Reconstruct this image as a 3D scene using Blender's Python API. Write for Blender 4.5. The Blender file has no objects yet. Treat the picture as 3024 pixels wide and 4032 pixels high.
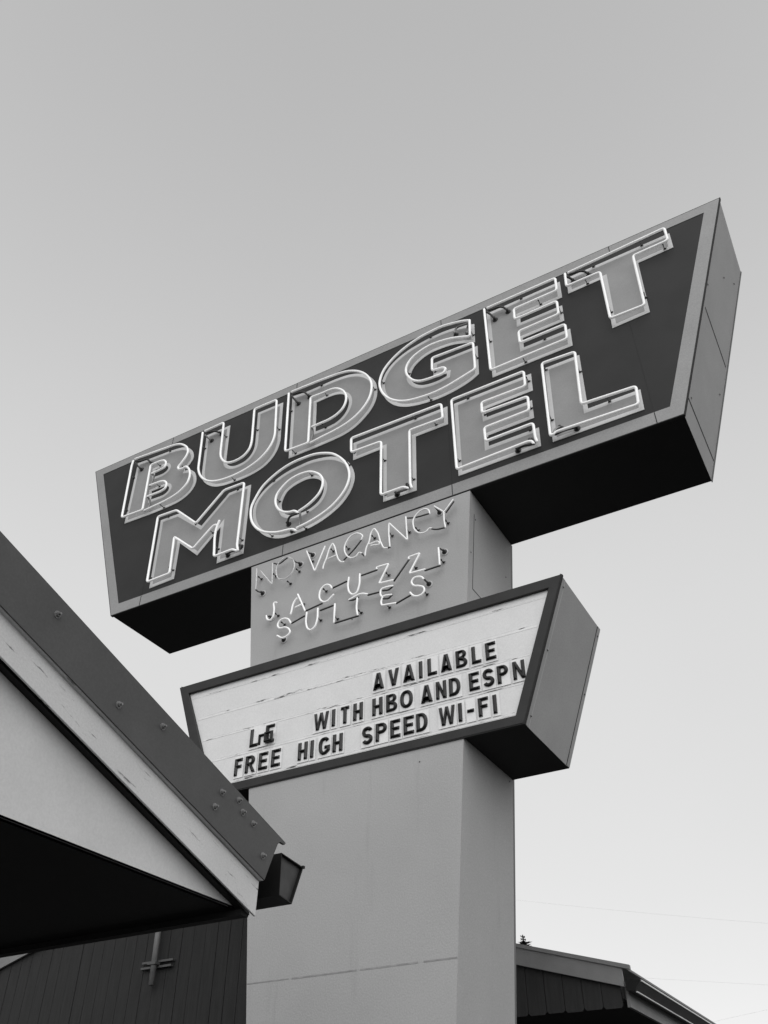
import bpy, math, random
from mathutils import Vector, Matrix
from mathutils.geometry import tessellate_polygon
random.seed(7)

# ------------------------------------------------------------------ camera, sky, sun, exposure
scene = bpy.context.scene
C = scene.collection
cam_data = bpy.data.cameras.new("camera")
cam = bpy.data.objects.new("camera", cam_data)
C.objects.link(cam)
R_, U_, F_ = ((0.87088822, 0.49147574, -0.00230261), (0.30984668, -0.54539526, 0.77880616), (-0.3815085, 0.67896657, 0.62726044))
cam.matrix_world = Matrix(((R_[0], U_[0], -F_[0], 0), (R_[1], U_[1], -F_[1], 0), (R_[2], U_[2], -F_[2], 1.6), (0, 0, 0, 1)))
cam_data.sensor_fit = 'HORIZONTAL'
cam_data.sensor_width = 36.0
cam_data.lens = 36.0 * 3441.0466 / 3024.0
cam_data.clip_start = 0.05
cam_data.clip_end = 2000
scene.camera = cam

SUN_ELEV, SUN_AZ = math.radians(38), math.radians(145)      # azimuth from +Y (north) clockwise
world = bpy.data.worlds.new("World")
scene.world = world
world.use_nodes = True
wn = world.node_tree
wn.nodes.clear()
w_out = wn.nodes.new("ShaderNodeOutputWorld")
w_bg = wn.nodes.new("ShaderNodeBackground")
w_bw = wn.nodes.new("ShaderNodeRGBToBW")                     # black-and-white photograph
w_sky = wn.nodes.new("ShaderNodeTexSky")
w_sky.sky_type = 'NISHITA'
w_sky.sun_disc = False
w_sky.sun_elevation = SUN_ELEV
w_sky.sun_rotation = SUN_AZ
w_sky.air_density = 1.0
w_sky.dust_density = 0.3
w_sky.ozone_density = 1.0
w_bg.inputs["Strength"].default_value = 0.12
wn.links.new(w_sky.outputs[0], w_bw.inputs[0])
w_veil = wn.nodes.new("ShaderNodeMix")                        # thin even cloud veil over the clear sky
w_veil.inputs[3].default_value = 1.85
w_tc = wn.nodes.new("ShaderNodeTexCoord"); w_sep = wn.nodes.new("ShaderNodeSeparateXYZ"); w_map = wn.nodes.new("ShaderNodeMapRange")
w_map.inputs[1].default_value = 0.46; w_map.inputs[2].default_value = 1.0   # the veil is thicker towards the horizon
w_map.inputs[3].default_value = 0.88; w_map.inputs[4].default_value = 0.22
wn.links.new(w_tc.outputs["Generated"], w_sep.inputs[0]); wn.links.new(w_sep.outputs[2], w_map.inputs[0])
w_nz = wn.nodes.new("ShaderNodeTexNoise"); w_nz.inputs["Scale"].default_value = 2.2; w_nz.inputs["Detail"].default_value = 6   # faint uneven cloud
w_nm = wn.nodes.new("ShaderNodeMapRange"); w_nm.inputs[1].default_value = 0.3; w_nm.inputs[2].default_value = 0.7
w_nm.inputs[3].default_value = 1.96; w_nm.inputs[4].default_value = 2.03
wn.links.new(w_tc.outputs["Generated"], w_nz.inputs["Vector"]); wn.links.new(w_nz.outputs[0], w_nm.inputs[0]); wn.links.new(w_nm.outputs[0], w_veil.inputs[3])
wn.links.new(w_map.outputs[0], w_veil.inputs[0])
wn.links.new(w_bw.outputs[0], w_veil.inputs[2])
wn.links.new(w_veil.outputs[0], w_bg.inputs["Color"])
wn.links.new(w_bg.outputs[0], w_out.inputs["Surface"])

sun_data = bpy.data.lights.new("sun", 'SUN')
sun_data.energy = 0.6
sun_data.angle = math.radians(70)
sun = bpy.data.objects.new("sun", sun_data)
C.objects.link(sun)
sun_dir = Vector((math.sin(SUN_AZ) * math.cos(SUN_ELEV), math.cos(SUN_AZ) * math.cos(SUN_ELEV), math.sin(SUN_ELEV)))
sun.rotation_euler = sun_dir.to_track_quat('Z', 'Y').to_euler()
sun.location = (0, -20, 30)

scene.view_settings.view_transform = 'Standard'
scene.view_settings.look = 'None'
scene.view_settings.exposure = 1.58
scene.view_settings.gamma = 1.0
scene.cycles.max_bounces = 6

LETTERS = {
  'B': dict(
    out='-7.1489,8.452* -7.1546,9.03 -7.1621,9.4868* -6.6228,9.4558* -6.4561,9.435 -6.3528,9.4084 -6.263,9.3528 -6.209,9.2949 -6.1636,9.2087 -6.1546,9.1304 -6.1793,9.0725 -6.2189,9.026* -6.2373,8.9586* -6.1646,8.9377* -6.0925,8.8666 -6.0443,8.7567 -6.0375,8.6659 -6.0756,8.5689 -6.1556,8.4988 -6.2736,8.4529 -6.3983,8.4392* -6.5257,8.4348',
    holes=['-6.7856,9.0835* -6.8026,9.2118* -6.728,9.2109* -6.6471,9.2126 -6.5817,9.1772 -6.5679,9.1386 -6.5853,9.1045 -6.63,9.0825 -6.7098,9.0784*', '-6.7623,8.6914* -6.782,8.8378* -6.6243,8.8345* -6.5522,8.8265 -6.4959,8.7983 -6.4816,8.7611 -6.4959,8.7184 -6.5423,8.6891 -6.6108,8.6822*'],
    tubes=['-7.1284,9.4859 -6.5607,9.436* -6.4229,9.42 -6.3562,9.3966 -6.2649,9.3324 -6.2023,9.2518 -6.1823,9.1728 -6.2058,9.1005 -6.2538,9.0305* -6.3012,8.9678 -6.2885,8.9369 -6.2247,8.9179 -6.1744,8.9245 -6.1179,8.8709 -6.0831,8.7933 -6.0744,8.7189 -6.0953,8.623 -6.1512,8.5601 -6.2342,8.5087 -6.3301,8.4796* -6.4541,8.4618* -6.739,8.4439', '-7.1608,9.4638 -7.1697,9.3813* -7.1255,8.4849* -6.7793,8.4686* -6.8093,9.2358* -6.6367,9.2311* -6.5684,9.2033 -6.5348,9.1464 -6.545,9.0863 -6.6127,9.0702* -6.7499,9.0639', '-6.7414,8.8574 -6.5583,8.8469* -6.4913,8.8183 -6.4484,8.7556 -6.4614,8.6905 -6.5301,8.6665* -6.7393,8.6725'],
    el=[(-7.0519, 9.3244), (-6.8828, 9.3541)],
    links=[[(-7.1074, 5.913, 9.4038), (-7.0794, 5.9355, 9.3564), (-7.0437, 5.958, 9.3153)], [(-7.09, 5.913, 9.4296), (-7.0118, 5.928, 9.416), (-6.9529, 5.943, 9.4255), (-6.8748, 5.958, 9.345)], [(-6.7566, 5.913, 9.0617), (-6.7383, 5.933, 9.0415), (-6.7341, 5.933, 8.9666), (-6.7427, 5.913, 8.8512)], [(-6.7381, 5.913, 8.6671), (-6.7353, 5.933, 8.654), (-6.7069, 5.933, 8.5032), (-6.7366, 5.913, 8.4407)]],
    sup=[(-6.594, 9.4463), (-7.1672, 9.2225), (-7.154, 8.6604), (-6.4989, 8.4505), (-6.7215, 9.2445), (-6.6566, 8.8624), (-6.2446, 8.9743)]),
  'U': dict(
    out='-5.9905,9.4474* -5.6116,9.4503* -5.594,8.841* -5.5747,8.7762 -5.5237,8.7183 -5.4594,8.6853 -5.3734,8.6775 -5.2745,8.6978 -5.2059,8.7593 -5.1726,8.8372 -5.1635,8.9459* -5.1787,9.4557* -4.797,9.4488* -4.7867,8.9665* -4.7877,8.7612 -4.8216,8.6393 -4.8856,8.5416 -4.9917,8.4633 -5.1103,8.4262 -5.273,8.4076 -5.4405,8.4125 -5.5947,8.4288 -5.7201,8.4682 -5.8362,8.549 -5.9112,8.6358 -5.9557,8.7475 -5.9626,8.8066*',
    holes=[],
    tubes=['-5.9448,9.4357 -5.6468,9.4426* -5.6248,8.9152* -5.61,8.8425 -5.5632,8.7561 -5.5035,8.6971 -5.4405,8.6717 -5.3381,8.6645 -5.241,8.6941 -5.1741,8.765 -5.1512,8.8568 -5.1503,8.9599* -5.1703,9.4423* -4.8329,9.4379* -4.8109,8.9869* -4.81,8.799 -4.8375,8.7013 -4.9011,8.6031 -4.9908,8.5266 -5.1071,8.4711 -5.251,8.4362 -5.458,8.4279 -5.5865,8.4429 -5.6937,8.477 -5.8186,8.5604 -5.9072,8.6764 -5.9504,8.7882* -5.9822,9.4234'],
    el=[(-5.8808, 9.3014), (-5.7347, 9.3516)],
    links=[[(-5.9378, 5.913, 9.3597), (-5.9121, 5.9355, 9.3314), (-5.8739, 5.958, 9.2924)], [(-5.9084, 5.913, 9.3927), (-5.7876, 5.9355, 9.377), (-5.728, 5.958, 9.3425)]],
    sup=[(-5.6457, 9.2551), (-5.9761, 9.2074), (-5.4104, 8.436), (-4.812, 8.9839), (-5.151, 9.1369)]),
  'D': dict(
    out='-4.6344,8.4376* -4.6601,9.4828* -4.4489,9.4576* -4.262,9.4566* -4.0081,9.4561 -3.8351,9.4326 -3.7235,9.3901 -3.6214,9.3186 -3.5456,9.2332 -3.4791,9.1142 -3.4542,8.9882 -3.4619,8.8509 -3.5172,8.7107 -3.6121,8.6018 -3.7308,8.515 -3.8664,8.4652 -4.0284,8.4462* -4.259,8.4389*',
    holes=['-4.2899,9.1891* -4.1444,9.193* -4.041,9.1866 -3.9548,9.1595 -3.8942,9.1155 -3.8503,9.0516 -3.8311,8.96 -3.853,8.85 -3.9084,8.7679 -3.9976,8.7128 -4.1051,8.696* -4.2802,8.7013*'],
    tubes=['-4.6095,9.464 -4.2566,9.4503* -4.0378,9.4349 -3.9081,9.4203 -3.7794,9.3831 -3.677,9.3239 -3.5841,9.2361 -3.517,9.1268 -3.4793,8.9989 -3.4787,8.9175 -3.5057,8.7916 -3.5683,8.6857 -3.6627,8.5967 -3.7973,8.5279 -3.9576,8.4904 -4.1202,8.4721* -4.2743,8.4507', '-4.654,9.4547 -4.6292,8.4785* -4.3101,8.4655* -4.3217,9.2131* -4.1565,9.2007* -4.0708,9.203 -3.985,9.1893 -3.9158,9.1476 -3.8546,9.0741 -3.8183,8.9734 -3.8237,8.8751 -3.8623,8.7948 -3.9425,8.7358 -4.0486,8.7044* -4.2741,8.701'],
    el=[(-4.5534, 9.2974), (-4.3958, 9.3334)],
    links=[[(-4.6102, 5.913, 9.3884), (-4.5817, 5.9355, 9.3438), (-4.5481, 5.958, 9.2884)], [(-4.5805, 5.913, 9.4117), (-4.447, 5.9355, 9.3971), (-4.3907, 5.958, 9.3243)], [(-4.2757, 5.913, 8.6945), (-4.2747, 5.933, 8.6716), (-4.2801, 5.933, 8.5474), (-4.2747, 5.913, 8.4658)]],
    sup=[(-4.2319, 9.4468), (-4.6525, 9.2156), (-4.5398, 8.4724), (-4.1429, 9.2296), (-4.1394, 8.6935), (-3.4797, 8.9817)]),
  'G': dict(
    out='-2.2016,9.3788* -2.2147,9.0742* -2.3667,9.1451 -2.4945,9.1896 -2.6258,9.2056 -2.7593,9.2042 -2.8775,9.1634 -2.9605,9.1027 -3.0077,9.0227 -3.0257,8.9507 -3.0027,8.869 -2.9514,8.7958 -2.8739,8.7399 -2.779,8.7154 -2.6668,8.7117 -2.5804,8.727* -2.574,8.7653* -2.7376,8.8121* -2.7272,9.0143* -2.1906,9.0016* -2.2077,8.5614* -2.292,8.5105 -2.4103,8.4699 -2.5367,8.4439 -2.6801,8.4316 -2.8325,8.4446 -2.9609,8.4664 -3.0906,8.5102 -3.1954,8.5742 -3.2928,8.6795 -3.3602,8.8048 -3.392,8.9367 -3.3919,9.0537 -3.3591,9.1547 -3.2979,9.2533 -3.1848,9.3483 -3.0536,9.4087 -2.8865,9.448 -2.7488,9.4663 -2.6128,9.4724 -2.4792,9.4605 -2.3482,9.4308',
    holes=[],
    tubes=['-2.2399,9.3701 -2.3073,9.4015 -2.4366,9.4374 -2.5684,9.4619 -2.7032,9.4563 -2.8397,9.4386 -2.9779,9.3965 -3.1172,9.3299 -3.2291,9.2476 -3.313,9.1503 -3.3594,9.0452 -3.3731,8.9357 -3.3503,8.8199 -3.2962,8.7066 -3.2164,8.6095 -3.1289,8.5424 -3.025,8.4947 -2.8707,8.4644 -2.7013,8.4525 -2.5328,8.4725 -2.3647,8.5133* -2.2125,8.5563* -2.2064,8.9767* -2.7055,9.0067* -2.7122,8.8029* -2.5756,8.7845* -2.5518,8.7488 -2.5756,8.6999 -2.6909,8.6953 -2.7766,8.7022 -2.8626,8.7203 -2.9312,8.7628 -2.9909,8.8405 -3.0289,8.9359 -3.0319,9.0074 -3.0032,9.0856 -2.9385,9.156 -2.8473,9.1998 -2.7123,9.2299 -2.5802,9.2189 -2.4506,9.1907 -2.3242,9.1399* -2.2348,9.0989* -2.2215,9.3612'],
    el=[(-2.4305, 9.3207), (-2.288, 9.2358)],
    links=[[(-2.2528, 5.913, 9.3287), (-2.3948, 5.943, 9.3736), (-2.4128, 5.913, 9.2676)], [(-2.2317, 5.913, 9.3219), (-2.2695, 5.943, 9.2919), (-2.2672, 5.913, 9.1807)]],
    sup=[(-2.7463, 9.4658), (-3.3705, 9.0317), (-3.0371, 9.0046), (-2.7827, 8.4526), (-2.2274, 9.1952), (-2.2059, 8.8037), (-2.7137, 8.863)]),
  'E': dict(
    out='-2.0457,9.4589* -1.1799,9.4687* -1.1886,9.2018* -1.668,9.203* -1.6777,9.0799* -1.2056,9.0783* -1.2158,8.8327* -1.6784,8.8284* -1.6828,8.681* -1.1742,8.68* -1.1836,8.4236* -2.0617,8.423*',
    holes=[],
    tubes=['-1.9958,9.4388 -1.2028,9.4454* -1.2116,9.2388* -1.7043,9.2339* -1.7104,9.0641* -1.2339,9.072* -1.2419,8.862* -1.6893,8.8517* -1.6935,8.6707* -1.1981,8.673* -1.2059,8.4544* -2.0442,8.4444* -2.0368,9.4367'],
    el=[(-1.9517, 9.2932), (-1.7947, 9.3328)],
    links=[[(-2.0117, 5.913, 9.3794), (-1.9786, 5.9355, 9.341), (-1.9494, 5.958, 9.2841)], [(-1.9823, 5.913, 9.3951), (-1.8255, 5.9355, 9.3725), (-1.7926, 5.958, 9.3238)]],
    sup=[(-1.6316, 9.455), (-1.4294, 9.2303), (-2.0366, 8.9735), (-1.23, 8.961), (-1.4537, 8.6713), (-1.6895, 8.4485)]),
  'T': dict(
    out='-1.1053,9.475* 0.0152,9.4828* 0.0066,9.2433* -0.3591,9.2325* -0.3892,8.456* -0.7677,8.4404* -0.7345,9.2253* -1.1167,9.2173*',
    holes=[],
    tubes=['-1.0522,9.4401 -0.0146,9.4842* -0.0203,9.2741* -0.382,9.2658* -0.4098,8.4842* -0.7531,8.4906* -0.7369,9.235* -1.1039,9.2365* -1.0917,9.4412'],
    el=[(-0.865, 9.3632), (-1.0362, 9.3639)],
    links=[[(-1.0763, 5.913, 9.3828), (-1.0531, 5.9355, 9.3722), (-1.035, 5.958, 9.3548)], [(-1.0437, 5.913, 9.4095), (-0.8994, 5.9355, 9.3896), (-0.864, 5.958, 9.3541)]],
    sup=[(-0.8024, 9.4661), (-0.9026, 9.2401), (-0.2795, 9.4734), (-0.0781, 9.2701), (-0.3874, 8.6727), (-0.7413, 8.6646)]),
  'M': dict(
    out='-6.479,7.2427* -6.5112,8.258* -6.2175,8.25* -5.8235,7.9074* -5.469,8.2616* -5.1497,8.2573* -5.1409,7.2614* -5.5063,7.2539* -5.5238,7.7769* -5.8181,7.4765* -6.123,7.7659* -6.1171,7.2545*',
    holes=[],
    tubes=['-5.1473,7.253 -5.1701,7.3222* -5.1812,8.2383* -5.4739,8.2454* -5.8351,7.8916* -6.1864,8.2281* -6.482,8.2436* -6.4443,7.2707* -6.1131,7.2778* -6.1439,7.8089* -5.8167,7.5159* -5.5618,7.7506* -5.5165,7.7451', '-5.4803,7.7871 -5.499,7.7264 -5.4842,7.2876* -5.2272,7.2933* -5.1737,7.2561'],
    el=[(-5.3517, 7.3105), (-5.1787, 7.3609)],
    links=[[(-5.1779, 5.913, 7.2568), (-5.2654, 5.9355, 7.2935), (-5.3454, 5.958, 7.3038)], [(-5.1456, 5.913, 7.259), (-5.1432, 5.9355, 7.2912), (-5.1726, 5.958, 7.3541)], [(-5.5193, 5.913, 7.7483), (-5.4831, 5.913, 7.7902)]],
    sup=[(-6.3876, 8.26), (-5.3384, 8.2566), (-5.624, 7.7217), (-5.5046, 7.447), (-6.1494, 7.3821), (-5.1744, 7.4502), (-6.4791, 7.384), (-5.9163, 7.9655)]),
  'O': dict(
    out='-4.0371,8.1983 -3.8957,8.1029 -3.8022,7.9986 -3.7456,7.8712 -3.7282,7.7628 -3.7491,7.6427 -3.8073,7.5301 -3.8917,7.4391 -4.0027,7.3687 -4.1321,7.3151 -4.3075,7.2786 -4.4869,7.271 -4.6242,7.28 -4.7382,7.3178 -4.8476,7.3877 -4.9535,7.4959 -5.0287,7.6138 -5.065,7.7386 -5.074,7.8443 -5.0551,7.9402 -4.9918,8.0399 -4.9011,8.1184 -4.7796,8.1839 -4.6182,8.2374 -4.465,8.256 -4.3219,8.2622 -4.179,8.241',
    holes=['-4.2722,7.9766 -4.1907,7.9261 -4.1364,7.8518 -4.1189,7.7736 -4.1327,7.6842 -4.1829,7.6058 -4.2616,7.559 -4.342,7.5373 -4.4151,7.537 -4.4891,7.5437 -4.5654,7.5739 -4.6251,7.6203 -4.6611,7.6895 -4.6752,7.7657 -4.6618,7.8314 -4.6123,7.924 -4.5395,7.966 -4.4464,7.9889 -4.3528,7.9956'],
    tubes=['-4.3762,7.2632 -4.2484,7.2798* -4.1182,7.3139 -3.9726,7.3744 -3.8629,7.4588 -3.7798,7.5692 -3.7416,7.7003 -3.7564,7.8266 -3.8088,7.9514 -3.8841,8.0576 -3.9785,8.1475 -4.0728,8.1978 -4.215,8.2444 -4.3573,8.2552 -4.5001,8.2495 -4.642,8.2159 -4.7817,8.1487 -4.9,8.0616 -4.9837,7.9294 -5.0293,7.8142 -5.0281,7.7021 -4.9928,7.5784 -4.924,7.4731 -4.8304,7.3889 -4.7227,7.3336 -4.6092,7.2972 -4.4806,7.2795 -4.4254,7.2632 -4.389,7.2305', '-4.3652,7.4883 -4.2639,7.5254 -4.1771,7.578 -4.1092,7.6483 -4.0782,7.7447 -4.0869,7.8289 -4.1319,7.9094 -4.1994,7.9695 -4.2664,8.007 -4.3418,8.0212 -4.4356,8.0203 -4.5373,7.9912 -4.6267,7.9256 -4.6864,7.8479 -4.6984,7.7715 -4.6819,7.6943 -4.6374,7.6166 -4.577,7.5629 -4.5004,7.5275 -4.426,7.5126 -4.3795,7.4727'],
    el=[(-4.5488, 7.4338), (-4.4926, 7.3239)],
    links=[[(-4.3793, 5.913, 7.4669), (-4.513, 5.9355, 7.4674), (-4.5434, 5.958, 7.427)], [(-4.3514, 5.913, 7.4559), (-4.3711, 5.943, 7.3214), (-4.3738, 5.913, 7.2643)], [(-4.3936, 5.913, 7.2296), (-4.4479, 5.943, 7.2656), (-4.4528, 5.913, 7.2662)]],
    sup=[(-4.8138, 8.1681), (-4.2855, 8.0201), (-4.7045, 7.8147), (-4.3145, 7.5131), (-4.7611, 7.3519), (-4.318, 7.284), (-3.7937, 7.96)]),
  'T2': dict(
    out='-3.7552,8.2718* -2.5964,8.2647* -2.6026,8.0052* -2.9815,8.0068* -2.9928,7.2676* -3.3775,7.2726* -3.3767,8.019* -3.7535,8.0152*',
    holes=[],
    tubes=['-3.0031,7.246 -3.0188,7.3027* -3.0114,8.0397* -2.6208,8.0273* -2.628,8.2418* -3.7322,8.2647* -3.7269,8.0517* -3.3517,8.0389* -3.3581,7.2954* -3.0976,7.2944* -3.0475,7.256'],
    el=[(-3.2107, 7.3023), (-3.0808, 7.3571)],
    links=[[(-3.0514, 5.913, 7.2538), (-3.1344, 5.9355, 7.2749), (-3.2069, 5.958, 7.2956)], [(-3.0069, 5.913, 7.2481), (-3.0401, 5.9355, 7.296), (-3.0772, 5.958, 7.3503)]],
    sup=[(-2.977, 8.2668), (-2.7371, 8.0566), (-3.3559, 7.8266), (-3.0197, 7.4196), (-3.736, 8.1163), (-3.3497, 7.3556)]),
  'E2': dict(
    out='-2.5192,8.2632* -1.651,8.2614* -1.6586,8.0176* -2.1746,8.0133* -2.1734,7.8957* -1.6839,7.8908* -1.6896,7.6488* -2.1787,7.6419* -2.183,7.5015* -1.6571,7.503* -1.6647,7.2616* -2.5273,7.2569*',
    holes=[],
    tubes=['-1.6719,7.255 -1.6823,7.305* -1.6831,7.4986* -2.1787,7.4937* -2.1795,7.6761* -1.7025,7.684* -1.6957,7.8727* -2.1862,7.8854* -2.1815,8.0334* -1.7051,8.0256* -1.6985,8.238* -2.5093,8.2398* -2.5053,7.2693* -1.754,7.2934* -1.7262,7.2804 -1.708,7.2456'],
    el=[(-1.8913, 7.3038), (-1.7542, 7.3579)],
    links=[[(-1.7097, 5.913, 7.2414), (-1.8247, 5.9355, 7.2831), (-1.889, 5.958, 7.2971)], [(-1.6804, 5.913, 7.2577), (-1.7175, 5.9355, 7.3428), (-1.7522, 5.958, 7.3512)]],
    sup=[(-2.3572, 8.2561), (-1.6871, 8.1596), (-1.7028, 7.7796), (-2.1875, 7.9315), (-2.5058, 7.4412), (-1.7468, 7.5029), (-2.1858, 7.6052)]),
  'L': dict(
    out='-1.5057,8.2599* -1.1399,8.2563* -1.1635,7.5104* -0.6631,7.5098* -0.6746,7.2539* -1.5469,7.2571*',
    holes=[],
    tubes=['-1.5002,7.2663 -1.4754,7.2875* -0.7012,7.2586* -0.6843,7.481* -1.199,7.512* -1.1589,8.2259* -1.5023,8.2474* -1.538,7.2669* -1.5131,7.269'],
    el=[(-1.4499, 7.3833), (-1.298, 7.3098)],
    links=[[(-1.5115, 5.913, 7.2742), (-1.4806, 5.9355, 7.3465), (-1.4482, 5.958, 7.3765)], [(-1.4899, 5.913, 7.2622), (-1.4412, 5.9355, 7.2927), (-1.2964, 5.958, 7.3031)]],
    sup=[(-1.4939, 8.2235), (-1.1672, 8.0149), (-0.9597, 7.495), (-1.5198, 7.528)]),
}
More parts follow.
